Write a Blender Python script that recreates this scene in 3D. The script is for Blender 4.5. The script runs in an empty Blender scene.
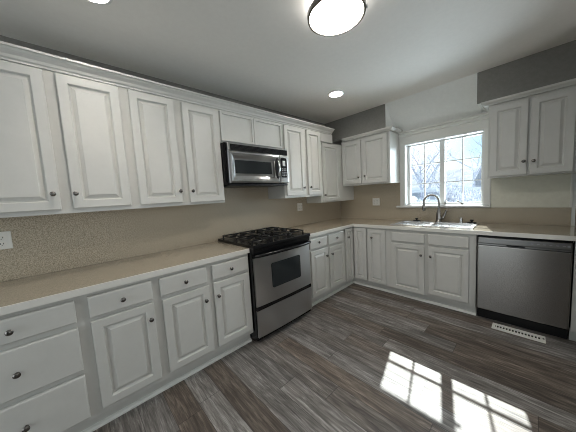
import bpy, bmesh, math, random
from mathutils import Vector, Matrix
random.seed(7)
C = bpy.context.scene.collection
sc = bpy.context.scene

# ------------------------------------------------------------------ camera, sky, sun, exposure
cd = bpy.data.cameras.new('camera'); cam = bpy.data.objects.new('camera', cd); C.objects.link(cam)
cd.sensor_fit = 'HORIZONTAL'; cd.sensor_width = 36.0; cd.lens = 228.19/576*36.0; cd.clip_start = 0.02; cd.clip_end = 400
_r = Vector((0.68368955, 0.72744102, -0.05829376)); _u = Vector((-0.02528845, 0.10344717, 0.99431342))
_f = Vector((-0.7293347, 0.67832753, -0.0891216))
cam.matrix_world = Matrix(((_r.x, _u.x, -_f.x, 2.37575), (_r.y, _u.y, -_f.y, -3.51821), (_r.z, _u.z, -_f.z, 1.36848), (0, 0, 0, 1)))
sc.camera = cam

vs = sc.view_settings
vs.view_transform = 'Standard'; vs.look = 'None'; vs.gamma = 1.0; vs.use_curve_mapping = False
vs.exposure = 0.62

w = bpy.data.worlds.new('world'); sc.world = w; w.use_nodes = True
wn = w.node_tree; wn.nodes.clear()
wo = wn.nodes.new('ShaderNodeOutputWorld'); wb = wn.nodes.new('ShaderNodeBackground')
wt = wn.nodes.new('ShaderNodeTexCoord'); wz = wn.nodes.new('ShaderNodeTexNoise'); wr = wn.nodes.new('ShaderNodeValToRGB')
wz.inputs['Scale'].default_value = 3.0; wz.inputs['Detail'].default_value = 5
wr.color_ramp.elements[0].position = .38; wr.color_ramp.elements[0].color = (.58, .84, .95, 1)
wr.color_ramp.elements[1].position = .62; wr.color_ramp.elements[1].color = (.92, .97, 1, 1)
wn.links.new(wt.outputs['Generated'], wz.inputs['Vector']); wn.links.new(wz.outputs['Fac'], wr.inputs['Fac'])
wn.links.new(wr.outputs['Color'], wb.inputs['Color']); wn.links.new(wb.outputs['Background'], wo.inputs['Surface'])
wb.inputs['Strength'].default_value = 1.0

sd = bpy.data.lights.new('sun', 'SUN'); sun = bpy.data.objects.new('sun', sd); C.objects.link(sun)
sd.energy = 10; sd.angle = math.radians(.5); sd.color = (1, .97, .93)
sun.rotation_euler = Vector((.24, -1, -.875)).to_track_quat('-Z', 'Y').to_euler()

def area(name, loc, aim, sx, sy, power, color=(1, 1, 1)):
    l = bpy.data.lights.new(name, 'AREA'); o = bpy.data.objects.new(name, l); C.objects.link(o)
    l.shape = 'RECTANGLE'; l.size = sx; l.size_y = sy; l.energy = power; l.color = color
    o.location = loc; o.rotation_euler = Vector(aim).to_track_quat('-Z', 'Y').to_euler()
    return o
# added fill lamps behind the viewer and dining-side; daylight at the sink window
area('fill_behind_viewer', (1.55, -5.78, 1.12), (0, 1, 0), 1.5, 2.0, 5, (1, .98, .95))
area('fill_dining_side', (5.18, -2.9, 1.45), (-1, 0, .45), 2.0, 1.4, 11, (1, .97, .92))
area('daylight_sink_window', (1.55, .60, 1.60), (0, -1, .02), 1.5, 1.2, 60, (.86, .93, 1))
try:
    sc.cycles.use_denoising = True; sc.cycles.pixel_filter_type = 'BLACKMAN_HARRIS'; sc.cycles.filter_width = 1.0
    sc.cycles.max_bounces = 10; sc.cycles.diffuse_bounces = 6; sc.cycles.glossy_bounces = 5
    sc.cycles.transparent_max_bounces = 12; sc.cycles.caustics_reflective = False; sc.cycles.caustics_refractive = False
    sc.cycles.sample_clamp_indirect = 6
except Exception:
    pass

# ------------------------------------------------------------------ materials
def mat(name, col, rough=.5, metal=0.0, spec=.5):
    m = bpy.data.materials.new(name); m.use_nodes = True
    b = m.node_tree.nodes['Principled BSDF']
    b.inputs['Base Color'].default_value = (*col, 1); b.inputs['Roughness'].default_value = rough
    b.inputs['Metallic'].default_value = metal; b.inputs['Specular IOR Level'].default_value = spec
    return m
def nodes(m):
    t = m.node_tree; return t, t.nodes['Principled BSDF'], t.nodes.new, t.links.new
def speckle(name, c1, c2, scale, rough, bump=0.0, c3=None):
    m = mat(name, c1, rough); t, b, N, L = nodes(m)
    g = N('ShaderNodeNewGeometry'); n = N('ShaderNodeTexNoise'); n.inputs['Scale'].default_value = scale
    n.inputs['Detail'].default_value = 3; n.inputs['Roughness'].default_value = .7
    r = N('ShaderNodeValToRGB'); r.color_ramp.elements[0].position = .36; r.color_ramp.elements[1].position = .62
    r.color_ramp.elements[0].color = (*c1, 1); r.color_ramp.elements[1].color = (*c2, 1)
    L(g.outputs['Position'], n.inputs['Vector']); L(n.outputs['Fac'], r.inputs['Fac'])
    out = r.outputs['Color']
    if c3:
        n2 = N('ShaderNodeTexNoise'); n2.inputs['Scale'].default_value = scale*.35; n2.inputs['Detail'].default_value = 2
        r2 = N('ShaderNodeValToRGB'); r2.color_ramp.elements[0].position = .55; r2.color_ramp.elements[1].position = .72
        r2.color_ramp.elements[0].color = (0, 0, 0, 1); r2.color_ramp.elements[1].color = (.6, .6, .6, 1)
        mx = N('ShaderNodeMix'); mx.data_type = 'RGBA'
        L(g.outputs['Position'], n2.inputs['Vector']); L(n2.outputs['Fac'], r2.inputs['Fac'])
        L(r2.outputs['Color'], mx.inputs['Factor']); L(out, mx.inputs['A']); mx.inputs['B'].default_value = (*c3, 1)
        out = mx.outputs['Result']
    L(out, b.inputs['Base Color'])
    if bump:
        bp = N('ShaderNodeBump'); bp.inputs['Strength'].default_value = bump; bp.inputs['Distance'].default_value = .002
        L(n.outputs['Fac'], bp.inputs['Height']); L(bp.outputs['Normal'], b.inputs['Normal'])
    return m
M = {}
M['paint'] = speckle('cabinet_paint', (.60, .60, .575), (.62, .62, .595), 9, .38, .03)
M['trimpaint'] = mat('trim_paint', (.78, .78, .75), .35)
M['ceiling'] = speckle('ceiling_paint', (.88, .86, .82), (.90, .88, .84), 30, .7, .05)
M['slope'] = speckle('recess_paint', (.86, .87, .85), (.89, .90, .88), 30, .6, .03)
M['wall'] = speckle('grey_wall_paint', (.22, .215, .20), (.245, .24, .225), 40, .8, .05)
M['cream'] = speckle('cream_wall_panel', (.74, .73, .63), (.78, .77, .67), 20, .5, .02)
M['backsplash'] = speckle('backsplash_laminate', (.26, .22, .16), (.60, .525, .41), 150, .45, 0, (.46, .40, .305))
M['counter'] = _ct = speckle('counter_laminate', (.31, .27, .205), (.47, .415, .33), 170, .17, 0, (.41, .36, .285))
_b = _ct.node_tree.nodes['Principled BSDF']; _b.inputs['Coat Weight'].default_value = .7; _b.inputs['Coat Roughness'].default_value = .10
M['edge'] = mat('counter_edge', (.74, .73, .69), .35)
M['dark'] = mat('dark_gap', (.02, .02, .02), .8)
M['black'] = mat('black_enamel', (.008, .008, .009), .20, 0, .28)
M['iron'] = mat('cast_iron', (.010, .010, .011), .38, 0, .35)
M['blackplastic'] = mat('black_plastic', (.010, .010, .011), .35, 0, .28)
M['glassblack'] = mat('oven_glass', (.022, .026, .028), .08, 0, .4)
M['chrome'] = mat('chrome', (.75, .75, .76), .15, 1)
M['burner'] = mat('burner_metal', (.45, .44, .42), .35, 1)
M['nickel'] = mat('dark_nickel', (.20, .19, .18), .22, 1)
M['faucet'] = mat('brushed_nickel', (.30, .29, .28), .25, 1)
M['sink'] = mat('sink_steel', (.74, .74, .74), .22, .85)
M['outlet'] = mat('outlet_plastic', (.80, .79, .75), .4)
M['slot'] = mat('outlet_slot', (.05, .05, .05), .6)
M['vent'] = mat('register_enamel', (.80, .80, .76), .4)
M['window'] = mat('window_vinyl', (.82, .83, .82), .35)
M['label_grey'] = mat('panel_marks', (.30, .31, .33), .5)
M['display'] = mat('keypad_grey', (.62, .63, .64), .4)

def steel(name, col, rough, axis):          # brushed stainless: fine streaks along one axis
    m = mat(name, col, rough, 1); t, b, N, L = nodes(m)
    g = N('ShaderNodeNewGeometry'); mp = N('ShaderNodeMapping')
    mp.inputs['Scale'].default_value = {'x': (2, 300, 300), 'y': (300, 2, 300), 'z': (300, 300, 2)}[axis]
    n = N('ShaderNodeTexNoise'); n.inputs['Scale'].default_value = 1.0; n.inputs['Detail'].default_value = 3
    r = N('ShaderNodeMapRange'); r.inputs['To Min'].default_value = rough-.008; r.inputs['To Max'].default_value = rough+.012
    L(g.outputs['Position'], mp.inputs['Vector']); L(mp.outputs['Vector'], n.inputs['Vector'])
    L(n.outputs['Fac'], r.inputs['Value']); L(r.outputs['Result'], b.inputs['Roughness'])
    tv = N('ShaderNodeCombineXYZ'); tv.inputs[2].default_value = 1      # highlights stretch across the brushing
    L(tv.outputs[0], b.inputs['Tangent']); b.inputs['Anisotropic'].default_value = .85
    return m
M['steel'] = steel('brushed_stainless', (.52, .51, .50), .33, 'z')
M['steel_y'] = steel('brushed_stainless_wide', (.57, .575, .58), .28, 'y')
M['steel_x'] = steel('brushed_stainless_panel', (.30, .285, .27), .25, 'x')
M['steel_dark'] = steel('brushed_stainless_strip', (.22, .215, .21), .34, 'x')

def emis(name, col, s):
    m = bpy.data.materials.new(name); m.use_nodes = True; t = m.node_tree; t.nodes.clear()
    o = t.nodes.new('ShaderNodeOutputMaterial'); e = t.nodes.new('ShaderNodeEmission')
    e.inputs['Color'].default_value = (*col, 1); e.inputs['Strength'].default_value = s
    t.links.new(e.outputs['Emission'], o.inputs['Surface']); return m
M['lampglass'] = emis('lit_lamp_glass', (1, .93, .84), 27)
M['lampside'] = emis('lit_lamp_side', (1, .96, .90), 3.0)
M['canlens'] = emis('lit_recessed_lens', (1, .95, .88), 40)

def pane():
    m = bpy.data.materials.new('window_glass'); m.use_nodes = True; t = m.node_tree; t.nodes.clear()
    o = t.nodes.new('ShaderNodeOutputMaterial'); tr = t.nodes.new('ShaderNodeBsdfTransparent'); gl = t.nodes.new('ShaderNodeBsdfGlossy')
    gl.inputs['Roughness'].default_value = .02; tr.inputs['Color'].default_value = (.93, .97, .97, 1)
    fr = t.nodes.new('ShaderNodeFresnel'); fr.inputs['IOR'].default_value = 1.45; mx = t.nodes.new('ShaderNodeMixShader')
    t.links.new(fr.outputs['Fac'], mx.inputs['Fac']); t.links.new(tr.outputs[0], mx.inputs[1]); t.links.new(gl.outputs[0], mx.inputs[2])
    t.links.new(mx.outputs[0], o.inputs['Surface']); return m
M['pane'] = pane()

def floor_mat():
    m = mat('plank_floor', (.12, .11, .10), .35); t, b, N, L = nodes(m)
    PW, PL = .152, 1.22
    def math_(op, a, bb=None):
        n = N('ShaderNodeMath'); n.operation = op
        for k, v in ((0, a), (1, bb)):
            if v is None: continue
            if isinstance(v, (int, float)): n.inputs[k].default_value = v
            else: L(v, n.inputs[k])
        return n.outputs[0]
    g = N('ShaderNodeNewGeometry'); s = N('ShaderNodeSeparateXYZ'); L(g.outputs['Position'], s.inputs[0])
    yr = math_('DIVIDE', s.outputs['Y'], PW); row = math_('FLOOR', yr); fy = math_('FRACT', yr)
    wn1 = N('ShaderNodeTexWhiteNoise'); wn1.noise_dimensions = '1D'; L(row, wn1.inputs['W'])
    xo = math_('ADD', math_('DIVIDE', s.outputs['X'], PL), math_('MULTIPLY', wn1.outputs['Value'], 7.3))
    col = math_('FLOOR', xo); fx = math_('FRACT', xo)
    cx = N('ShaderNodeCombineXYZ'); L(row, cx.inputs[0]); L(col, cx.inputs[1])
    wn2 = N('ShaderNodeTexWhiteNoise'); wn2.noise_dimensions = '2D'; L(cx.outputs[0], wn2.inputs['Vector'])
    # grain, stretched along the plank and shifted from plank to plank
    off = N('ShaderNodeVectorMath'); off.operation = 'MULTIPLY_ADD'; L(wn2.outputs['Color'], off.inputs[0]); off.inputs[1].default_value = (40, 40, 40)
    L(g.outputs['Position'], off.inputs[2])
    mp = N('ShaderNodeMapping'); mp.inputs['Scale'].default_value = (2.6, 24, 1); L(off.outputs[0], mp.inputs['Vector'])
    n1 = N('ShaderNodeTexNoise'); n1.inputs['Scale'].default_value = 1.0; n1.inputs['Detail'].default_value = 7; n1.inputs['Roughness'].default_value = .76
    n1.inputs['Distortion'].default_value = .8; L(mp.outputs[0], n1.inputs['Vector'])
    mp2 = N('ShaderNodeMapping'); mp2.inputs['Scale'].default_value = (9, 150, 1); L(off.outputs[0], mp2.inputs['Vector'])
    n2 = N('ShaderNodeTexNoise'); n2.inputs['Scale'].default_value = 1.0; n2.inputs['Detail'].default_value = 3; L(mp2.outputs[0], n2.inputs['Vector'])
    r1 = N('ShaderNodeValToRGB'); e = r1.color_ramp.elements
    e[0].position = .30; e[0].color = (.045, .040, .037, 1); e[1].position = .72; e[1].color = (.33, .315, .30, 1)
    k = e.new(.5); k.color = (.132, .121, .112, 1)
    L(n1.outputs['Fac'], r1.inputs['Fac'])
    r2 = N('ShaderNodeValToRGB'); e = r2.color_ramp.elements           # tone of each plank
    e[0].color = (.62, .55, .50, 1); e[1].color = (1.55, 1.57, 1.6, 1)
    k = e.new(.35); k.color = (1.0, .86, .76, 1); k = e.new(.7); k.color = (1.12, 1.14, 1.17, 1)
    L(wn2.outputs['Value'], r2.inputs['Fac'])
    mx = N('ShaderNodeMix'); mx.data_type = 'RGBA'; mx.blend_type = 'MULTIPLY'; mx.inputs['Factor'].default_value = 1
    L(r1.outputs['Color'], mx.inputs['A']); L(r2.outputs['Color'], mx.inputs['B'])
    r3 = N('ShaderNodeMapRange'); r3.inputs['From Min'].default_value = .3; r3.inputs['From Max'].default_value = .7
    r3.inputs['To Min'].default_value = .62; r3.inputs['To Max'].default_value = 1.35; L(n2.outputs['Fac'], r3.inputs['Value'])
    mx2 = N('ShaderNodeVectorMath'); mx2.operation = 'SCALE'; L(mx.outputs['Result'], mx2.inputs[0]); L(r3.outputs['Result'], mx2.inputs['Scale'])
    # seams
    ey = math_('MINIMUM', fy, math_('SUBTRACT', 1.0, fy)); ex = math_('MINIMUM', fx, math_('SUBTRACT', 1.0, fx))
    sy = math_('GREATER_THAN', ey, .012); sx = math_('GREATER_THAN', ex, .0017)
    seam = math_('MULTIPLY', sy, sx)
    sm = N('ShaderNodeMapRange'); sm.inputs['To Min'].default_value = .42; L(seam, sm.inputs['Value'])
    mx3 = N('ShaderNodeVectorMath'); mx3.operation = 'SCALE'; L(mx2.outputs[0], mx3.inputs[0]); L(sm.outputs['Result'], mx3.inputs['Scale'])
    L(mx3.outputs[0], b.inputs['Base Color'])
    ro = N('ShaderNodeMapRange'); ro.inputs['To Min'].default_value = .66; ro.inputs['To Max'].default_value = .34; b.inputs['Specular IOR Level'].default_value = .5
    L(n1.outputs['Fac'], ro.inputs['Value']); L(ro.outputs['Result'], b.inputs['Roughness'])
    h = math_('ADD', math_('MULTIPLY', n2.outputs['Fac'], .5), seam)
    bp = N('ShaderNodeBump'); bp.inputs['Strength'].default_value = .12; bp.inputs['Distance'].default_value = .0012
    L(h, bp.inputs['Height']); L(bp.outputs['Normal'], b.inputs['Normal'])
    return m
M['floor'] = floor_mat()

# ------------------------------------------------------------------ mesh helpers
class MB:
    def __init__(s): s.v = []; s.f = []; s.mi = []; s.sm = []
    def add(s, vs, fs, mi=0, smooth=False):
        o = len(s.v); s.v += [tuple(v) for v in vs]
        for f in fs: s.f.append(tuple(i+o for i in f)); s.mi.append(mi); s.sm.append(smooth)
        return s
    def box(s, x0, x1, y0, y1, z0, z1, mi=0):
        v = [(x, y, z) for z in (z0, z1) for y in (y0, y1) for x in (x0, x1)]
        return s.add(v, [(0, 2, 3, 1), (4, 5, 7, 6), (0, 1, 5, 4), (2, 6, 7, 3), (0, 4, 6, 2), (1, 3, 7, 5)], mi)
    def cbox(s, x0, x1, y0, y1, z0, z1, c=.003, mi=0):   # box with eased edges towards every side
        bm = bmesh.new(); bmesh.ops.create_cube(bm, size=1)
        for v in bm.verts:
            v.co = Vector(((x0+x1)/2+v.co.x*(x1-x0), (y0+y1)/2+v.co.y*(y1-y0), (z0+z1)/2+v.co.z*(z1-z0)))
        bmesh.ops.bevel(bm, geom=bm.edges[:], offset=c, segments=2, affect='EDGES', profile=.5)
        bm.verts.index_update(); s.add([v.co[:] for v in bm.verts], [[v.index for v in f.verts] for f in bm.faces], mi); bm.free(); return s
    def rings(s, rings, cap0=True, cap1=True, mi=0, smooth=False):   # list of equal-length closed loops
        n = len(rings[0]); vs = [p for r in rings for p in r]; fs = []
        for k in range(len(rings)-1):
            for i in range(n):
                j = (i+1) % n; fs.append((k*n+i, k*n+j, (k+1)*n+j, (k+1)*n+i))
        if cap0: fs.append(tuple(reversed(range(n))))
        if cap1: fs.append(tuple((len(rings)-1)*n+i for i in range(n)))
        return s.add(vs, fs, mi, smooth)
    def panel(s, x0, x1, z0, z1, prof, mi=0):            # front faces -y; prof = [(inset, y)...]
        return s.rings([[(x0+i, y, z0+i), (x1-i, y, z0+i), (x1-i, y, z1-i), (x0+i, y, z1-i)] for i, y in prof], mi=mi)
    def lathe(s, prof, seg=16, at=(0, 0, 0), axis='z', mi=0):   # prof = [(r, h)...]
        R = []
        for r, h in prof:
            ring = []
            for k in range(seg):
                a = 2*math.pi*k/seg; c, d = r*math.cos(a), r*math.sin(a)
                p = (c, d, h) if axis == 'z' else ((c, -h, d) if axis == '-y' else (h, c, d))
                ring.append((p[0]+at[0], p[1]+at[1], p[2]+at[2]))
            R.append(ring)
        return s.rings(R, mi=mi, smooth=True)
    def tube(s, pts, r, seg=10, mi=0):
        pts = [Vector(p) for p in pts]; R = []; prev = None
        rr = r if isinstance(r, (list, tuple)) else [r]*len(pts)
        for i, p in enumerate(pts):
            t = (pts[min(i+1, len(pts)-1)]-pts[max(i-1, 0)]).normalized()
            if prev is None: a = t.orthogonal().normalized()
            else:
                a = prev-t*prev.dot(t); a = a.normalized() if a.length > 1e-6 else t.orthogonal().normalized()
            prev = a; b2 = t.cross(a)
            R.append([tuple(p+rr[i]*(math.cos(2*math.pi*k/seg)*a+math.sin(2*math.pi*k/seg)*b2)) for k in range(seg)])
        return s.rings(R, mi=mi, smooth=True)
    def sweep(s, prof, path, mi=0):                      # prof (a,b): a along each node's offset vector, b up
        R = [[(p[0]+o[0]*a, p[1]+o[1]*a, p[2]+b) for a, b in prof] for p, o in path]
        return s.rings(R, mi=mi)
    def xform(s, mtx): s.v = [tuple(mtx @ Vector(v)) for v in s.v]; return s
    def build(s, name, mats, parent=None):
        me = bpy.data.meshes.new(name); me.from_pydata(s.v, [], s.f)
        for m in (mats if isinstance(mats, (list, tuple)) else [mats]): me.materials.append(m)
        for p, mi, sm in zip(me.polygons, s.mi, s.sm): p.material_index = mi; p.use_smooth = sm
        bm = bmesh.new(); bm.from_mesh(me); bmesh.ops.recalc_face_normals(bm, faces=bm.faces); bm.to_mesh(me); bm.free()
        if any(s.sm): me.set_sharp_from_angle(angle=math.radians(40))
        o = bpy.data.objects.new(name, me); C.objects.link(o)
        if parent: o.parent = parent
        return o
def grid_solid(xs, ys, z0, z1, hole):                    # slab made of cells, cells in hole(cx,cy) left out
    m = MB(); nx, ny = len(xs), len(ys)
    idx = lambda i, j, k: (k*ny+j)*nx+i
    v = [(x, y, z) for z in (z0, z1) for y in ys for x in xs]; f = []
    solid = lambda i, j: 0 <= i < nx-1 and 0 <= j < ny-1 and not hole((xs[i]+xs[i+1])/2, (ys[j]+ys[j+1])/2)
    for i in range(nx-1):
        for j in range(ny-1):
            if not solid(i, j): continue
            f.append((idx(i, j, 1), idx(i+1, j, 1), idx(i+1, j+1, 1), idx(i, j+1, 1)))
            f.append((idx(i, j, 0), idx(i, j+1, 0), idx(i+1, j+1, 0), idx(i+1, j, 0)))
            if not solid(i-1, j): f.append((idx(i, j, 0), idx(i, j, 1), idx(i, j+1, 1), idx(i, j+1, 0)))
            if not solid(i+1, j): f.append((idx(i+1, j, 0), idx(i+1, j+1, 0), idx(i+1, j+1, 1), idx(i+1, j, 1)))
            if not solid(i, j-1): f.append((idx(i, j, 0), idx(i+1, j, 0), idx(i+1, j, 1), idx(i, j, 1)))
            if not solid(i, j+1): f.append((idx(i, j+1, 0), idx(i, j+1, 1), idx(i+1, j+1, 1), idx(i+1, j+1, 0)))
    used = sorted({i for q in f for i in q}); rm = {o: n for n, o in enumerate(used)}
    return m.add([v[i] for i in used], [[rm[i] for i in q] for q in f])
def tag(o, label=None, cat=None, group=None, kind=None):
    if label: o['label'] = label
    if cat: o['category'] = cat
    if group: o['group'] = group
    if kind: o['kind'] = kind
    return o
def thing(name, label, cat, loc, rz=0, group=None):
    o = bpy.data.objects.new(name, None); C.objects.link(o); o.empty_display_size = .05
    o.location = loc; o.rotation_euler = (0, 0, rz)
    return tag(o, label, cat, group)
def struct(name, mb, m, parent=None):
    o = mb.build(name, m, parent)
    if not parent: o['kind'] = 'structure'
    return o

# ------------------------------------------------------------------ room
HC = 2.508; XR = 2.665; YB = -5.9; XF = 5.3
struct('floor', MB().box(-.12, XF+.1, YB-.1, .2, -.1, 0), M['floor'])
struct('ceiling', MB().box(-.12, XF+.1, YB-.1, .2, HC, HC+.1), M['ceiling'])
struct('wall_left', MB().box(-.12, 0, YB-.1, .2, 0, HC), M['wall'])
WX0, WX1, WZ0, WZ1 = 1.108, 1.987, 1.122, 1.992          # window opening
struct('wall_back', MB().box(0, WX0, 0, .16, 0, HC).box(WX1, XF+.1, 0, .16, 0, HC).box(WX0, WX1, 0, .16, 0, WZ0).box(WX0, WX1, 0, .16, WZ1, HC), M['slope'])
struct('wall_right', MB().box(XR, XR+.12, -.74, 0, 0, HC), M['wall'])
struct('wall_rear', MB().box(0, .8, YB, YB+.1, 0, HC).box(2.3, XF, YB, YB+.1, 0, HC).box(.8, 2.3, YB, YB+.1, 2.13, HC), M['wall'])
struct('wall_dining', MB().box(XF, XF+.1, YB-.1, -3.9, 0, HC).box(XF, XF+.1, -1.9, 0, 0, HC).box(XF, XF+.1, -3.9, -1.9, 0, .75).box(XF, XF+.1, -3.9, -1.9, 2.15, HC), M['wall'])

# soffits, sloping recess over the window
SY, SZ, SL, SR = -.362, 2.197, 1.007, 1.959
def soffit(name, x0, x1, white):
    m = MB(); v = [(x, y, z) for z in (SZ, HC) for y in (SY, 0) for x in (x0, x1)]
    m.add(v, [(0, 1, 5, 4)], 0); m.add(v, [(0, 2, 3, 1), (4, 5, 7, 6), (2, 6, 7, 3), (0, 4, 6, 2), (1, 3, 7, 5)], 1)
    return struct(name, m, [M['wall'], M['slope']])
soffit('wall_soffit_left', 0, SL, 1); soffit('wall_soffit_right', SR, XR, 1)
struct('ceiling_slope', MB().add([(SL, SY, HC), (SR, SY, HC), (SR, 0, 2.165), (SL, 0, 2.165), (SL, 0, HC), (SR, 0, HC)],
       [(0, 1, 2, 3), (0, 4, 5, 1), (2, 5, 4, 3), (0, 3, 4), (1, 5, 2)]), M['slope'])

# window
win = bpy.data.objects.new('window_1', None); C.objects.link(win); win['kind'] = 'structure'
win.location = (1.55, 0, WZ0)
def wp(name, mb, m, parent=None): return mb.xform(Matrix.Translation((-1.55, 0, -WZ0))).build(name, m, parent or win)
j = MB()
j.box(WX0, WX0+.012, -.004, .15, WZ0, WZ1).box(WX1-.012, WX1, -.004, .15, WZ0, WZ1).box(WX0+.012, WX1-.012, -.004, .15, WZ1-.012, WZ1).box(WX0+.012, WX1-.012, .0, .15, WZ0, WZ0+.012)
wp('jamb', j, M['window'])
cs = MB()
cs.box(1.05, WX0, -.014, 0, 1.125, WZ1).box(WX1, 2.046, -.014, 0, 1.125, WZ1).box(1.05, 2.046, -.018, 0, WZ1, 2.07)
wp('casing', cs, M['trimpaint'])
hd = MB().sweep([(0, 0), (.020, 0), (.020, .028), (.042, .034), (.042, .046), (.030, .048), (.030, .068), (.060, .076), (.060, .093), (0, .093)],
                [((1.05, 0, 2.07), (0, -1)), ((2.046, 0, 2.07), (0, -1))])
wp('head_moulding', hd, M['trimpaint'])
wp('sill', MB().cbox(1.002, 2.050, -.042, .11, 1.098, 1.122, .004), M['window'])
def sash(name, x0, x1, glass_x0, glass_x1):
    z0, z1 = WZ0+.012, WZ1-.012; gz0, gz1 = 1.153, 1.964; y0, y1 = .112, .156
    f = MB().box(x0, glass_x0, y0, y1, z0, z1).box(glass_x1, x1, y0, y1, z0, z1).box(glass_x0, glass_x1, y0, y1, z0, gz0).box(glass_x0, glass_x1, y0, y1, gz1, z1)
    s = wp(name, f, M['window'])
    mu = MB(); mx = (glass_x0+glass_x1)/2
    mu.box(mx-.0060, mx+.0060, .124, .146, gz0, gz1)
    for z in (1.424, 1.694):
        mu.box(glass_x0, mx-.006, .124, .146, z-.006, z+.006); mu.box(mx+.006, glass_x1, .124, .146, z-.006, z+.006)
    wp('muntins', mu, M['window'], s); mu = None
    wp('glass_pane', MB().box(glass_x0, glass_x1, .133, .137, gz0, gz1), M['pane'], s)
    return s
sash('sash', WX0+.012, 1.531, 1.146, 1.517); sash('sash', 1.577, WX1-.012, 1.578, 1.947)
wp('mullion', MB().box(1.531, 1.577, .095, .158, WZ0+.012, WZ1-.012), M['window'])
lt = MB().cbox(1.582, 1.594, .085, .111, 1.135, 1.185, .003).tube([(1.588, .097, 1.16), (1.592, .075, 1.18), (1.594, .069, 1.20)], .005, 8)
wp('sash_lock', lt, M['nickel'])
wp('sash_lock', MB().cbox(1.580, 1.618, .09, .111, 1.872, 1.884, .003), M['window'])
ck = MB().lathe([(.016, 0), (.016, .012), (.008, .016)], 12, (1.775, .05, 1.134)).tube([(1.775, .045, 1.148), (1.755, .035, 1.158), (1.735, .030, 1.168)], .006, 8).lathe([(.003, -.012), (.010, -.008), (.010, .008), (.003, .012)], 10, (1.733, .030, 1.172))
wp('crank', ck, M['nickel'])

# wall panels
def slab(name, label, x0, x1, y0, y1, z0, z1, m):
    o = MB().box(x0, x1, y0, y1, z0, z1).build(name, m); return tag(o, label, 'backsplash')
slab('backsplash_panel', 'long speckled beige laminate backsplash on the left wall behind the stove', 0.001, .008, -5.0, -.010, .915, 1.52, M['backsplash'])
bs = MB().box(.010, 1.048, -.008, -.001, .915, 1.475).box(1.048, 2.640, -.008, -.001, .915, 1.093)
tag(bs.build('backsplash_panel', M['backsplash']), 'speckled beige laminate backsplash on the window wall behind the sink', 'backsplash')
cp = thing('wall_panel', 'smooth cream wall board below the cabinet right of the window', 'panel', (2.05, 0, 1.093))
MB().box(0, .578, -.006, -.001, 0.001, .330).build('board', M['cream'], cp)
MB().box(.578, .595, -.012, -.001, 0.001, .330).build('edge_strip', M['trimpaint'], cp)

# ------------------------------------------------------------------ cabinet builders (front faces -y, x runs along the front)
RAISED = [(.002, -.004), (0, -.005), (0, -.021), (.001, -.024), (.004, -.026), (.050, -.026), (.053, -.022), (.057, -.011), (.064, -.010), (.083, -.021), (.084, -.025), (.087, -.0255)]
NARROW = [(.002, -.004), (0, -.005), (0, -.021), (.001, -.024), (.004, -.026), (.044, -.026), (.046, -.022), (.050, -.011), (.055, -.010), (.070, -.021), (.071, -.025), (.073, -.0255)]
SLAB = [(.002, -.004), (0, -.005), (0, -.020), (.003, -.024), (.008, -.026)]
def knob(parent, x, z, y=-.026):
    k = MB().lathe([(.0075, 0), (.006, .006), (.0055, .012), (.010, .016), (.0145, .021), (.0145, .024), (.010, .0285), (.004, .030)], 14, (x, y, z), '-y')
    return k.build('knob', M['nickel'], parent)
def door(parent, x0, x1, z0, z1, kx=None, kz=None, prof=RAISED, name='door'):
    d = MB().panel(x0, x1, z0, z1, prof).build(name, M['paint'], parent)
    if kx is not None: knob(d, kx, kz)
    return d
def carcass(parent, wdt, z0, z1, depth, stiles=None, rails=None, ztop=None):
    MB().box(0, wdt, .019, depth, z0, z1).build('carcass', M['paint'], parent)
    MB().box(0, wdt, 0, .0188, z0, ztop or z1).build('face_frame', M['paint'], parent)
def toe(parent, wdt, rec=.062):
    MB().box(0, wdt, rec, rec+.018, 0, .105).build('toe_kick', M['paint'], parent)

R90 = math.pi/2
FX = .61                                                  # base front on the left run, and -y of the back run
def left_cab(name, label, cat, y0, xf, z=0): return thing(name, label, cat, (xf, y0, z), R90)
def base_left(label, y0, y1, fronts, cat='cabinet'):
    t = left_cab('base_cabinet', label, cat, y0, FX); wd = y1-y0
    toe(t, wd)
    carcass(t, wd, .105, .873, FX-.002)
    for k, a, b, z0, z1, *kn in fronts:
        kw = (kn[0]-y0, kn[1]) if kn else (None, None)
        if k == 'drawer': door(t, a-y0, b-y0, z0, z1, *kw, prof=SLAB, name='drawer')
        else: door(t, a-y0, b-y0, z0, z1, *kw)
    return t
base_left('white three-drawer base cabinet nearest the viewer at the left end', -4.06, -3.545,
          [('drawer', -4.04, -3.573, .722, .848, -3.810, .785), ('drawer', -4.04, -3.573, .435, .690, -3.810, .562), ('drawer', -4.04, -3.573, .138, .405, -3.810, .272)])
base_left('white base cabinet with a single drawer and door beside the stack of drawers', -3.545, -3.167,
          [('drawer', -3.517, -3.190, .722, .850, -3.355, .785), ('door', -3.517, -3.190, .150, .700, -3.218, .594)])
base_left('white two-door base cabinet just left of the stove', -3.167, -2.408,
          [('drawer', -3.142, -2.810, .720, .848, -2.975, .781), ('drawer', -2.762, -2.430, .722, .845, -2.601, .782),
           ('door', -3.136, -2.800, .152, .692, -2.838, .585), ('door', -2.760, -2.430, .152, .697, -2.733, .588)])
base_left('white two-door base cabinet between the stove and the corner', -1.634, -.858,
          [('drawer', -1.575, -1.257, .722, .844, -1.433, .792), ('drawer', -1.218, -.880, .715, .844, -1.062, .787),
           ('door', -1.565, -1.250, .140, .697, -1.288, .598), ('door', -1.207, -.873, .145, .685, -1.176, .593)])
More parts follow.
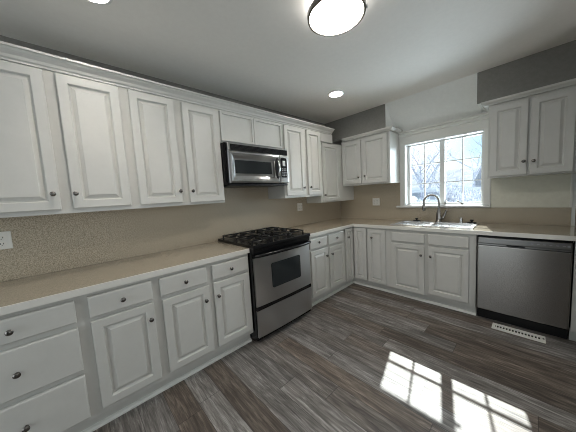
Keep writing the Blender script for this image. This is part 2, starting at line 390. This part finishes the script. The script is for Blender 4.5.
# corner cabinet with a folding pair of doors
t = thing('corner_base_cabinet', 'white corner base cabinet with two narrow doors meeting at the inside corner', 'cabinet', (0, 0, 0))
L_out = [(0.002, -.858), (FX-.019, -.858), (FX-.019, -FX+.019), (.838, -FX+.019), (.838, -.002), (.002, -.002)]
MB().rings([[(x, y, .105) for x, y in L_out], [(x, y, .873) for x, y in L_out]]).build('carcass', M['paint'], t)
ff = MB().box(FX-.0188, FX, -.858, -.832, .105, .873).box(FX-.0188, FX, -.832, -FX, .105, .135).box(FX-.0188, FX, -.832, -FX, .85, .873)
ff.box(FX, .826, -FX, -FX+.0188, .105, .135).box(FX, .826, -FX, -FX+.0188, .85, .873).box(.826, .838, -FX, -FX+.0188, .105, .873)
ff.build('face_frame', M['paint'], t)
MB().box(FX-.080, FX-.062, -.858, -FX+.080, 0, .105).box(FX-.062, .838, -FX+.062, -FX+.080, 0, .105).build('toe_kick', M['paint'], t)
d1 = MB().panel(0, .176, .118, .862, NARROW).xform(Matrix.Translation((FX, -.834, 0)) @ Matrix.Rotation(R90, 4, 'Z')).build('door', M['paint'], t)
k = MB().lathe([(.0075, 0), (.006, .006), (.0055, .012), (.010, .016), (.0145, .021), (.0145, .024), (.010, .0285), (.004, .030)], 14, (.042, -.026, .746), '-y')
k.xform(Matrix.Translation((FX, -.834, 0)) @ Matrix.Rotation(R90, 4, 'Z')).build('knob', M['nickel'], d1)
MB().panel(FX+.028, .822, .118, .862, NARROW).xform(Matrix.Translation((0, -FX, 0))).build('door', M['paint'], t)

def base_back(label, x0, x1, fronts, zbot=.118):
    t = thing('base_cabinet', label, 'cabinet', (x0, -FX, 0)); wd = x1-x0
    toe(t, wd)
    carcass(t, wd, .105, .873 if wd < .4 else .70, FX-.002, ztop=.873)
    for k, a, b, z0, z1, *kn in fronts:
        kw = (kn[0]-x0, kn[1]) if kn else (None, None)
        if k == 'drawer': door(t, a-x0, b-x0, z0, z1, *kw, prof=SLAB, name='drawer_front')
        else: door(t, a-x0, b-x0, z0, z1, *kw, prof=NARROW if b-a < .3 else RAISED)
    return t
base_back('narrow white one-door base cabinet between the corner and the sink', .838, 1.120, [('door', .848, 1.088, .118, .850, .915, .742)])
sk = base_back('white sink base cabinet with two doors below the window', 1.120, 2.004,
     [('drawer', 1.169, 1.540, .722, .836), ('drawer', 1.580, 1.946, .722, .840), ('door', 1.166, 1.538, .110, .698, 1.512, .59), ('door', 1.582, 1.948, .140, .700, 1.607, .59)])
t = thing('filler_panel', 'white filler panel between the dishwasher and the right wall', 'panel', (2.622, -FX, 0))
MB().box(0, .042, 0, .02, .105, .873).build('board', M['paint'], t); MB().box(0, .042, .062, .080, 0, .105).build('toe_kick', M['paint'], t)
# shoe moulding along the toe kicks
TX = FX-.062
def shoe(name, path): struct(name, MB().sweep([(0, 0), (.024, 0), (.024, .010), (.016, .019), (.0, .024)], path), M['trimpaint'])
shoe('baseboard_left', [((TX, -4.06, 0), (1, 0)), ((TX, -2.408, 0), (1, 0))])
shoe('baseboard_corner', [((TX, -1.634, 0), (1, 0)), ((TX, -TX, 0), (1, -1)), ((2.004, -TX, 0), (0, -1))])

# ------------------------------------------------------------------ countertops
def edge_part(parent, boxes):
    m = MB()
    for b_ in boxes: m.box(*b_)
    return m.build('front_edge', M['edge'], parent)
ct = thing('countertop', 'long beige speckled countertop with white edge left of the stove', 'countertop', (0, -2.405, .874))
MB().box(.008, .632, -1.66, 0, 0, .040).build('top', M['counter'], ct)
MB().box(.6322, .642, -1.66, 0, .0, .0385).build('front_edge', M['edge'], ct)
ct = thing('countertop', 'beige speckled countertop wrapping the corner and holding the sink', 'countertop', (0, 0, .874))
HX0, HX1, HY0, HY1 = 1.135, 1.945, -.530, -.115
grid_solid([.008, .632, HX0, HX1, XR-.003], [-1.637, -.632, HY0, HY1, -.008], 0, .040,
           lambda x, y: (x > .632 and y < -.632) or (HX0 < x < HX1 and HY0 < y < HY1)).build('top', M['counter'], ct)
edge_part(ct, [(.6322, .642, -1.637, -.642, .0, .0385), (.6322, XR-.003, -.642, -.6322, .0, .0385)])

# ------------------------------------------------------------------ upper cabinets
UZ0, UZ1, UX = 1.337, 2.222, .33
def upper_left(label, y0, y1, doors, z0=UZ0, z1=UZ1, xf=UX, prof=RAISED, top=.045):
    t = left_cab('wall_cabinet', label, 'cabinet', y0, xf); wd = y1-y0
    carcass(t, wd, z0, z1, xf-.011)
    for a, b, d0, d1, *kn in doors:
        kw = (kn[0]-y0, kn[1]) if kn else (None, None)
        door(t, a-y0, b-y0, d0, d1, *kw, prof=prof)
    return t
upper_left('white wall cabinet at the far left, cut off by the picture edge', -4.06, -3.175,
           [(-4.035, -3.575, 1.364, 2.205, -3.603, 1.462), (-3.520, -3.205, 1.366, 2.203, -3.500, 1.461)])
upper_left('white two-door wall cabinet just left of the microwave', -3.175, -2.442,
           [(-3.147, -2.840, 1.364, 2.203, -2.858, 1.458), (-2.778, -2.456, 1.358, 2.196, -2.755, 1.456)])
FLATREC = [(0, 0), (0, -.018), (.003, -.021), (.022, -.021), (.022, -.007), (.024, -.007)]
upper_left('short white wall cabinet with two flat doors above the microwave', -2.442, -1.648,
           [(-2.432, -2.053, 1.925, 2.200), (-2.049, -1.658, 1.925, 2.200)], 1.910, UZ1, prof=FLATREC, top=.03)
upper_left('white two-door wall cabinet just right of the microwave', -1.648, -.912,
           [(-1.622, -1.290, 1.366, 2.205, -1.331, 1.459), (-1.226, -.945, 1.362, 2.205, -1.205, 1.461)])
upper_left('lower-hung white single-door wall cabinet in the corner', -.910, -.010,
           [(-.862, -.448, 1.248, 2.090, -.850, 1.344)], 1.232, 2.112, .288)
# crown moulding over the left run, with the frieze board behind it
cr = thing('crown_moulding', 'white crown moulding running along the top of the left wall cabinets', 'moulding', (UX, -4.06, UZ1-.006))
MB().sweep([(.0, 0), (.010, 0), (.012, .010), (.022, .016), (.030, .030), (.052, .046), (.058, .056), (.070, .058), (.070, .070), (0, .070)],
           [((.0005, 0, 0), (1, 0)), ((.0005, 3.400, 0), (1, 0))]).build('crown', M['paint'], cr)
MB().box(-.30, 0, 3.152, 3.432, -.115, .006).build('frieze_board', M['paint'], cr)
MB().box(-.02, 0, 0, 3.400, .0062, .070).build('backing_board', M['paint'], cr)

def upper_back(label, x0, x1, doors, z0, z1):
    t = thing('wall_cabinet', label, 'cabinet', (x0, -UX, 0)); wd = x1-x0
    carcass(t, wd, z0, z1, UX-.011)
    for a, b, d0, d1, kx, kz in doors: door(t, a-x0, b-x0, d0, d1, kx-x0, kz)
    return t
upper_back('white two-door wall cabinet on the window wall left of the window', .290, 1.046,
           [(.306, .622, 1.490, 2.128, .590, 1.583), (.652, 1.015, 1.482, 2.130, .690, 1.587)], 1.462, 2.155)
upper_back('white two-door wall cabinet right of the window above the dishwasher', 2.050, XR-.003,
           [(2.068, 2.333, 1.440, 2.128, 2.311, 1.562), (2.350, 2.612, 1.436, 2.128, 2.376, 1.558)], 1.424, 2.155)
def cornice(label, path):
    t = thing('cornice_moulding', label, 'moulding', (0, 0, 2.155))
    MB().sweep([(.0, 0), (.032, 0), (.034, .008), (.040, .012), (.056, .026), (.058, .041), (0, .041)], path).build('crown', M['paint'], t)
    return t
cornice('white cornice over the cabinet left of the window, below the grey soffit', [((.33, -UX-.0005, 0), (0, -1)), ((1.0465, -UX-.0005, 0), (1, -1)), ((1.0465, -.03, 0), (1, 0))])
cornice('white cornice over the cabinet right of the window, below the grey soffit', [((2.0495, -.065, 0), (-1, 0)), ((2.0495, -UX-.0005, 0), (-1, -1)), ((XR-.003, -UX-.0005, 0), (0, -1))])

# ------------------------------------------------------------------ stove (local frame: x along the front, front towards -y)
def rrect(x0, x1, z0, z1, r, y, n=5):
    P = []
    for cx, cz, a0 in ((x1-r, z1-r, 0), (x0+r, z1-r, 90), (x0+r, z0+r, 180), (x1-r, z0+r, 270)):
        for k in range(n+1):
            a = math.radians(a0+90*k/n); P.append((cx+r*math.cos(a), y, cz+r*math.sin(a)))
    return P
st = left_cab('stove', 'stainless steel gas stove with black cooktop standing between the white cabinets', 'stove', -2.400, .66)
SW = .755
MB().box(.002, SW-.002, 0, .60, .03, .905).build('body', M['black'], st)
MB().box(.03, SW-.03, .05, .56, 0, .03).build('base', M['blackplastic'], st)
MB().cbox(-.003, SW+.003, -.045, .64, .906, .940, .006).build('cooktop', M['black'], st)
cpn = MB().rings([[(.002, -.002, .862), (.002, -.030, .862), (.002, -.036, .905), (.002, -.002, .905)], [(SW-.002, -.002, .862), (SW-.002, -.030, .862), (SW-.002, -.036, .905), (SW-.002, -.002, .905)]]).build('control_panel', M['black'], st)
dr = MB()
N_ = 12
rings_ = []
for k in range(N_+1):
    x = .006+(SW-.012)*k/N_; b_ = -.020-.012*(1-((k-N_/2)/(N_/2))**2)
    rings_.append([(x, -.002, .362), (x, b_, .362), (x, b_-.002, .60), (x, b_, .820), (x, -.002, .820)])
dr.rings(rings_)
dr = dr.build('oven_door', M['steel_y'], st)
wn_ = MB().rings([rrect(.195, .585, .494, .736, .018, -.028), rrect(.195, .585, .494, .736, .018, -.0365), rrect(.203, .577, .502, .728, .014, -.0372)])
wn_.build('oven_window', M['glassblack'], dr)
MB().box(.006, SW-.006, -.0225, -.002, .820, .860).build('door_top', M['black'], dr)
hp = []
for k in range(17):
    s_ = k/16; x = .008+(SW-.016)*s_; hp.append((x, -.040-.036*(1-(2*s_-1)**2)**.6, .842))
MB().tube(hp, .0155, 10).build('handle', M['black'], dr)
MB().box(.004, SW-.004, -.026, -.0005, .3255, .3615).build('trim_strip', M['black'], st)
dd = MB(); rings_ = []
for k in range(N_+1):
    x = .006+(SW-.012)*k/N_; b_ = -.020-.010*(1-((k-N_/2)/(N_/2))**2)
    rings_.append([(x, -.002, .066), (x, b_, .066), (x, b_, .318), (x, b_, .325), (x, -.002, .325)])
dd.rings(rings_); dd.build('storage_drawer', M['steel_y'], st)
burn = [(.165, .16), (.165, .44), (.3775, .30), (.590, .16), (.590, .44)]
for bx_, by_ in burn:
    bb = MB().lathe([(.060, .940), (.062, .944), (.050, .950), (.044, .956), (.030, .957)], 18, (bx_, by_, 0)).build('burner', M['burner'], st)
    MB().lathe([(.034, .9572), (.036, .962), (.033, .967), (.010, .969)], 18, (bx_, by_, 0)).build('burner_cap', M['iron'], bb)
def grate(x0, x1):
    g = MB(); y0, y1 = .025, .585; z0, z1 = .966, .978; r = .010
    g.box(x0, x0+r, y0, y1, z0, z1).box(x1-r, x1, y0, y1, z0, z1).box(x0+r, x1-r, y0, y0+r, z0, z1).box(x0+r, x1-r, y1-r, y1, z0, z1)
    cx = (x0+x1)/2; ym = (y0+y1)/2
    g.box(x0+r, x1-r, ym-.005, ym+.005, z0, z1)
    for cy in ((.16, .44) if x1-x0 > .17 else (.30,)):
        g.box(x0+r, cx-.028, cy-.004, cy+.004, z0, z1+.006).box(cx+.028, x1-r, cy-.004, cy+.004, z0, z1+.006)
        for s_ in (-1, 1):
            a, b2 = sorted((cy+s_*.030, cy+s_*.115)); g.box(cx-.004, cx+.004, a, b2, z0, z1+.006)
    for fx in (x0, x1-.012):
        for fy in (y0, ym-.006, y1-.012): g.box(fx, fx+.012, fy, fy+.012, .940, z0)
    g.build('grate', M['iron'], st)
grate(.030, .258); grate(.264, .491); grate(.497, .725)

# ------------------------------------------------------------------ microwave
mw = left_cab('microwave', 'stainless over-the-range microwave hung between the wall cabinets above the stove', 'microwave', -2.436, .385)
MWW = .784; Z0, Z1 = 1.506, 1.902
MB().box(0, MWW, 0, .372, Z0, Z1).build('body', M['black'], mw)
fr_ = MB().panel(.020, MWW-.006, 1.826, 1.896, [(0, 0), (0, -.034), (.004, -.038), (.010, -.038)]).build('vent_grille', M['steel_y'], mw)
vs_ = MB()
for k in range(4): vs_.box(.050, MWW-.012, -.0412, -.0385, 1.833+.0125*k, 1.8415+.0125*k)
MB().box(.045, MWW-.008, -.0384, -.034, 1.829, 1.885).build('vent_opening', M['black'], fr_)
vs_.build('vent_slats', M['blackplastic'], fr_)
md = MB().panel(.016, .653, 1.518, 1.824, [(0, 0), (0, -.030), (.004, -.036), (.020, -.044), (.040, -.040), (.066, -.022), (.070, -.021)])
md = md.build('door', M['steel_y'], mw)
MB().rings([rrect(.092, .545, 1.612, 1.742, .010, -.020), rrect(.092, .545, 1.612, 1.742, .010, -.0225), rrect(.098, .539, 1.618, 1.736, .008, -.0235)]).build('window', M['glassblack'], md)
def lens(xc, zc, hw, hh, y, n=12):                        # pointed oval seen from the front
    return [(xc+hw*math.sin(math.pi*(k+.5)/n), y, zc+hh*math.cos(math.pi*(k+.5)/n)) for k in range(n)] + [(xc-hw*math.sin(math.pi*(k+.5)/n), y, zc-hh*math.cos(math.pi*(k+.5)/n)) for k in range(n)]
hd_ = MB().rings([lens(.617, 1.678, .034, .116, -.0365), lens(.617, 1.678, .034, .116, -.046), lens(.617, 1.678, .028, .108, -.050)]).build('handle', M['blackplastic'], md)
hp = [(.617, -.051-.026*math.sin(math.pi*k/12), 1.588+.180*k/12) for k in range(13)]
MB().tube(hp, [.006, .010, .013, .014, .014, .014, .014, .014, .014, .014, .013, .010, .006], 10).build('chrome_grip', M['chrome'], hd_)
cpn = MB().panel(.655, MWW-.006, 1.518, 1.824, [(0, 0), (0, -.036), (.004, -.040), (.010, -.041)]).build('control_panel', M['steel_y'], mw)
kb = MB().rings([rrect(.664, .756, 1.576, 1.796, .022, -.0412), rrect(.664, .756, 1.576, 1.796, .022, -.044)]).build('keypad', M['black'], cpn)
MB().box(.692, .732, -.0455, -.0442, 1.705, 1.765).build('display', M['display'], kb)
kk = MB()
for a in range(3):
    for b_ in range(5): kk.box(.680+.024*a, .696+.024*a, -.0452, -.0442, 1.592+.019*b_, 1.603+.019*b_)
kk.build('buttons', M['label_grey'], kb)
MB().box(.02, MWW-.02, -.03, .30, Z0-.016, Z0-.0002).build('underside', M['blackplastic'], mw)

# ------------------------------------------------------------------ dishwasher
dw = thing('dishwasher', 'stainless steel dishwasher built in under the counter beside the sink cabinet', 'dishwasher', (2.008, -.60, 0))
DW = .610
MB().box(.004, DW-.004, .0, .57, .10, .862).build('body', M['black'], dw)
MB().box(.006, DW-.006, .045, .06, 0, .0995).build('kick_plate', M['blackplastic'], dw)
dd = MB().panel(.008, DW-.008, .120, .775, [(0, -.001), (0, -.030), (.003, -.035), (.008, -.036)]).build('door', M['steel_x'], dw)
cs_ = MB().panel(.008, DW-.008, .792, .852, [(0, -.001), (0, -.032), (.004, -.037), (.010, -.038)]).build('control_strip', M['steel_dark'], dw)
MB().box(.008, DW-.008, -.020, -.001, .775, .792).build('handle_recess', M['steel_dark'], dd)
MB().box(.215, .335, -.0215, -.0202, .777, .791).build('handle_slot', M['black'], dd)
for a in range(6): MB().box(.37+.036*a, .386+.036*a, -.0388, -.0381, .820, .826).build('button', M['label_grey'], cs_)
MB().box(.575, .590, -.0388, -.0381, .817, .829).build('indicator', M['label_grey'], cs_)

# ------------------------------------------------------------------ sink, faucet and what stands round it
sn = thing('sink', 'bright double-bowl drop-in kitchen sink set in the counter under the window', 'sink', (1.54, -.322, .914))
o_ = lambda z, g=0: [(x, y, z) for x, y in ((-.425-g, -.225-g), (.425+g, -.225-g), (.425+g, .222+g), (-.425-g, .222+g))]
rim = grid_solid([-.425, -.385, -.015, .015, .385, .425], [-.225, -.195, .130, .222], .001, .009,
                 lambda x, y: (-.385 < x < -.015 or .015 < x < .385) and -.195 < y < .130)
rim.build('rim', M['sink'], sn)
for x0, x1 in ((-.385, -.015), (.015, .385)):
    lp = lambda z, g: [(x0+g, -.195+g, z), (x1-g, -.195+g, z), (x1-g, .130-g, z), (x0+g, .130-g, z)]
    bw = MB().rings([lp(.0015, 0), lp(-.02, .004), lp(-.165, .018), lp(-.180, .032)], cap0=False)
    # outer skin keeps the bowl a solid shell
    bwl = bw.build('bowl', M['sink'], sn)
    MB().lathe([(.042, -.1795), (.040, -.176), (.030, -.1765)], 16, ((x0+x1)/2, -.03, 0)).build('drain', M['chrome'], bwl)
fx, fy, fz = 1.568, -.142, .923
fa = thing('faucet', 'brushed nickel gooseneck kitchen faucet at the back of the sink', 'faucet', (fx, fy, fz))
MB().lathe([(.038, 0), (.038, .006), (.033, .012), (.031, .05), (.027, .11), (.018, .15)], 18).build('base', M['faucet'], fa)
d_ = Vector((-.80, -.60, 0)); d_.normalize(); R_ = .088; zc = .255
pts = [(0, 0, .12), (0, 0, .18), (0, 0, zc)]
for k in range(1, 13):
    a = math.pi*k/12; pts.append(tuple(d_*(R_-R_*math.cos(a)) + Vector((0, 0, zc+R_*1.05*math.sin(a)))))
e_ = Vector(pts[-1]); pts.append(tuple(e_+Vector((0, 0, -.03)))); 
MB().tube(pts, .0135, 12).build('spout', M['faucet'], fa)
MB().tube([e_+Vector((0, 0, -.03)), e_+Vector((0, 0, -.05)), e_+Vector((0, 0, -.10)), e_+Vector((0, 0, -.106))], [.0145, .018, .0185, .014], 12).build('spray_head', M['faucet'], fa)
lv = MB().tube([(.020, -.005, .045), (.050, -.012, .052)], .016, 12).tube([(.042, -.010, .050), (.062, -.014, .085), (.085, -.016, .150)], [.016, .014, .010], 10)
lv.build('lever', M['faucet'], fa)
so = thing('soap_dispenser', 'small chrome soap dispenser beside the faucet on the sink rim', 'dispenser', (1.800, -.155, .923))
MB().lathe([(.022, 0), (.022, .006), (.016, .012), (.016, .040), (.018, .044), (.018, .062), (.010, .066)], 16).build('body', M['chrome'], so)
MB().tube([(0, 0, .060), (0, -.02, .062), (0, -.045, .058)], .006, 8).build('nozzle', M['chrome'], so)
def strainer(name, label, x, y, s=1.0):
    t = thing(name, label, 'stopper', (x, y, .923))
    MB().lathe([(.036*s, 0), (.038*s, .006), (.030*s, .012), (.012, .014)], 16).build('disc', M['blackplastic'], t)
    MB().lathe([(.010, .0142), (.010, .022), (.020, .030), (.018, .040), (.006, .043)], 14).build('grip', M['blackplastic'], t)
strainer('sink_stopper', 'black rubber sink stopper on the rim left of the faucet', 1.312, -.150, 1.25)
strainer('sink_stopper', 'black rubber sink stopper at the right end of the sink rim', 1.900, -.150, 1.25)

# ------------------------------------------------------------------ electrics, vent, lamps
def outlet(label, cat, loc, rz, w_, n):
    t = thing('wall_outlet', label, cat, loc, rz); h_ = .116
    MB().panel(-w_/2, w_/2, -h_/2, h_/2, [(0, 0), (0, -.003), (.003, -.006), (.006, -.0062)]).build('cover_plate', M['outlet'], t)
    for k in range(n):
        cx = (k-(n-1)/2)*.046
        for cz in (-.020, .020):
            f_ = MB().rings([rrect(cx-.016, cx+.016, cz-.014, cz+.014, .008, -.0063), rrect(cx-.016, cx+.016, cz-.014, cz+.014, .008, -.0078)]).build('socket', M['outlet'], t)
            MB().box(cx-.008, cx-.0055, -.0084, -.0079, cz-.006, cz+.006).box(cx+.0055, cx+.008, -.0084, -.0079, cz-.005, cz+.005).box(cx-.002, cx+.002, -.0084, -.0079, cz-.012, cz-.008).build('slots', M['slot'], f_)
outlet('white wall outlet on the beige backsplash at the left picture edge', 'outlet', (.0082, -3.885, 1.184), R90, .086, 1)
outlet('white wall outlet on the beige backsplash right of the stove', 'outlet', (.0082, -1.065, 1.188), R90, .105, 2)
outlet('white wall outlet on the window wall left of the window', 'outlet', (.678, -.0082, 1.187), 0, .114, 2)

vt = thing('floor_vent', 'white metal floor vent in the planks before the dishwasher', 'vent', (2.314, -.688, 0))
grid_solid([-.172, -.150, .150, .172], [-.058, -.022, .022, .058], .0003, .007, lambda x, y: -.150 < x < .150 and -.022 < y < .022).build('frame', M['vent'], vt)
MB().box(-.150, .150, -.022, .022, .0003, .002).build('duct_opening', M['dark'], vt)
ls = MB()
for k in range(15): ls.box(-.146+.0205*k, -.1375+.0205*k, -.0219, .0219, .0021, .0062)
ls.build('louvres', M['vent'], vt)
MB().lathe([(.006, .0071), (.006, .012), (.003, .014)], 10, (.160, 0, 0)).build('lever', M['nickel'], vt)

cl = thing('ceiling_light', 'round flush-mount ceiling light with a frosted glass drum and dark metal ring', 'ceiling light', (1.552, -2.268, HC))
MB().lathe([(.120, -.0005), (.122, -.012), (.10, -.013)], 40).build('canopy', M['chrome'], cl)
MB().lathe([(.148, -.0132), (.153, -.020), (.155, -.040), (.155, -.0755), (.140, -.0757)], 40).build('glass_drum', M['lampside'], cl)
MB().lathe([(.140, -.0760), (.1545, -.0765), (.152, -.094), (.120, -.099), (.06, -.103), (.005, -.104)], 40).build('glass_diffuser', M['lampglass'], cl)
def hoop(prof, n=40):
    R = [[(r*math.cos(2*math.pi*k/n), r*math.sin(2*math.pi*k/n), h) for r, h in prof] for k in range(n)]
    R.append(R[0]); return MB().rings(R, False, False, smooth=True)
hoop([(.156, -.072), (.168, -.072), (.171, -.080), (.169, -.100), (.1575, -.101), (.156, -.094)]).build('ring', M['nickel'], cl)
for a in (-72, 30, 150):
    x, y = .1735*math.cos(math.radians(a)), .1735*math.sin(math.radians(a))
    MB().lathe([(.003, -.100), (.006, -.096), (.006, -.080), (.003, -.076)], 10, (x, y, 0)).build('finial', M['chrome'], cl)
def downlight(label, x, y):
    t = thing('recessed_light', label, 'ceiling light', (x, y, HC), 0)
    ring = MB()
    prof = [(.075, -.0004), (.095, -.0004), (.093, -.006), (.078, -.008), (.075, -.004)]
    R = [[(r*math.cos(2*math.pi*k/32), r*math.sin(2*math.pi*k/32), h) for r, h in prof] for k in range(32)]
    R.append(R[0]); ring.rings(R, False, False, smooth=True); ring.build('trim_ring', M['trimpaint'], t)
    MB().lathe([(.0745, -.0005), (.0745, -.003), (.01, -.004)], 32).build('lens', M['canlens'], t)
    l = bpy.data.lights.new('recessed_lamp', 'SPOT'); o = bpy.data.objects.new('recessed_lamp', l); C.objects.link(o)
    l.energy = 10; l.spot_size = math.radians(104); l.spot_blend = .8; l.shadow_soft_size = .06; l.color = (1, .90, .78)
    o.parent = t; o.location = (0, 0, -.02)
downlight('small round recessed ceiling light near the grey soffit', .792, -1.173)
downlight('small round recessed ceiling light cut off by the top picture edge', .760, -3.335)

# ------------------------------------------------------------------ outdoors seen through the window
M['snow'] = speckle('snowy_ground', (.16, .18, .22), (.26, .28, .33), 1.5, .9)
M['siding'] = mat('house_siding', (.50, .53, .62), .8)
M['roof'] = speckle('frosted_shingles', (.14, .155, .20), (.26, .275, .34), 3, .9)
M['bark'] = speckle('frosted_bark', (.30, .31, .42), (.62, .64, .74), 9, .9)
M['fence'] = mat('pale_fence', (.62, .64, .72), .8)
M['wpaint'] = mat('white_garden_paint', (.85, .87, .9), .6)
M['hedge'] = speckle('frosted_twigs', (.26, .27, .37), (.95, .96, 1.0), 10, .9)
gz = -.45
struct('ground_outside', MB().box(-40, 40, .3, 90, gz-.2, gz), M['snow'])
def tree(label, x, y, h, sp, seed):
    rnd = random.Random(seed)
    t = thing('bare_tree', label, 'tree', (x, y, gz), 0, 'bare trees outside the window')
    tr = MB(); tw = MB()
    def br(p, d, ln, r, lev):
        n = 4; pts = [p]; q = Vector(p)
        for k in range(n):
            d = (d+Vector((rnd.uniform(-.2, .2), rnd.uniform(-.2, .2), rnd.uniform(-.05, .2)))).normalized(); q = q+d*ln/n; pts.append(q.copy())
        (tr if lev < 1 else tw).tube(pts, [r*(1-.5*k/n) for k in range(n+1)], 6 if lev < 2 else 4)
        if lev >= 4: return
        for k in range(3 if lev else 6):
            s_ = rnd.uniform(.35, 1) if lev else rnd.uniform(.3, 1); i = min(int(s_*n), n-1); a = rnd.uniform(0, 6.28)
            nd = (d*.55+Vector((math.cos(a), math.sin(a), rnd.uniform(.1, .8)))*sp).normalized()
            br(pts[i].lerp(pts[i+1], s_*n-i), nd, ln*rnd.uniform(.45, .65), r*.5, lev+1)
    br(Vector((0, 0, -.1)), Vector((0, 0, 1)), h, .02*h, 0)
    tr.build('trunk', M['bark'], t); tw.build('branches', M['bark'], t)
tree('bare tree with spreading twigs behind the faucet, in the left window sash', -1.75, 11.0, 3.0, .8, 3)
tree('bare tree left of the window mullion, outdoors', -1.2, 26.0, 6.0, .8, 5)
tree('bare tree right of the window mullion, outdoors', -.35, 9.5, 2.3, .9, 11)
tree('bare tree at the right edge of the window, outdoors', .50, 10.5, 2.5, .8, 17)
tree('bare tree farthest left in the window, outdoors', -2.75, 13.0, 3.4, .8, 23)
hs = thing('neighbour_house', 'pale grey-blue house with a shingled roof outside the window', 'house', (-3.2, 16, gz))
MB().box(-4, 2.6, 0, 6, 0, 1.75).build('wall', M['siding'], hs)
MB().rings([[(-4.3, -.5, 1.75), (-4.3, 6.5, 1.75), (-4.3, 3, 3.1)], [(2.9, -.5, 1.75), (2.9, 6.5, 1.75), (2.9, 3, 3.1)]]).build('roof', M['roof'], hs)
MB().box(-4.3, 2.9, -.56, -.5, 1.66, 1.80).build('gutter', M['wpaint'], hs)
def fence(label, x0, x1, y, top):
    t = thing('garden_fence', label, 'fence', (x0, y, gz)); L_ = x1-x0
    r_ = MB()
    for k in range(4): r_.box(0, L_, -.03, .0, .18+k*(top-.3)/3, .30+k*(top-.3)/3)
    r_.build('rails', M['fence'], t)
    n = int(L_/1.5)
    for k in range(n+1): MB().box(k*1.5-.05, k*1.5+.05, .001, .10, 0, top+.05).build('post', M['fence'], t)
fence('pale rail fence crossing the garden outside the window', -6.2, 4.3, 8.2, 1.72)
def shrub(label, x, y, w_, h_, seed):
    rnd = random.Random(seed); m = MB()
    for k in range(150):
        a = rnd.uniform(0, 6.28); rr = rnd.uniform(.2, 1)*w_; e2 = Vector((math.cos(a)*rr, math.sin(a)*rr, h_*rnd.uniform(.55, 1)))
        m.tube([(e2.x*.15, e2.y*.15, 0), (e2.x*.6, e2.y*.6, e2.z*.6), tuple(e2)], [.016, .013, .006], 4)
        for q in range(3):
            b2 = e2*rnd.uniform(.5, .9); m.tube([tuple(b2), tuple(b2+Vector((rnd.uniform(-.2, .2), rnd.uniform(-.2, .2), rnd.uniform(.05, .25))))], [.009, .004], 4)
    o = m.build('twiggy_shrub', M['hedge']); o.location = (x, y, gz); tag(o, label, 'shrub', 'frosty shrubs outside the window')
shrub('frosty twiggy shrub low in the left window sash', -1.15, 6.6, .55, 1.15, 1)
shrub('frosty twiggy shrub just right of the window mullion', -.05, 5.4, .5, 1.55, 2)
shrub('frosty twiggy shrub at the right edge of the window', .80, 6.4, .55, 1.75, 3)
shrub('tall frosty twiggy shrub in the middle of the right window sash', .10, 7.2, .42, 2.0, 4)
bh = thing('birdhouse', 'small white birdhouse on a post outside the left sash', 'birdhouse', (-.62, 5.6, gz))
MB().box(-.03, .03, -.03, .03, 0, 1.22).build('post', M['wpaint'], bh)
MB().box(-.10, .10, -.09, .09, 1.2202, 1.40).build('box', M['wpaint'], bh)
MB().rings([[(-.14, -.12, 1.4002), (.14, -.12, 1.4002), (0, -.12, 1.53)], [(-.14, .12, 1.4002), (.14, .12, 1.4002), (0, .12, 1.53)]]).build('roof', M['wpaint'], bh)
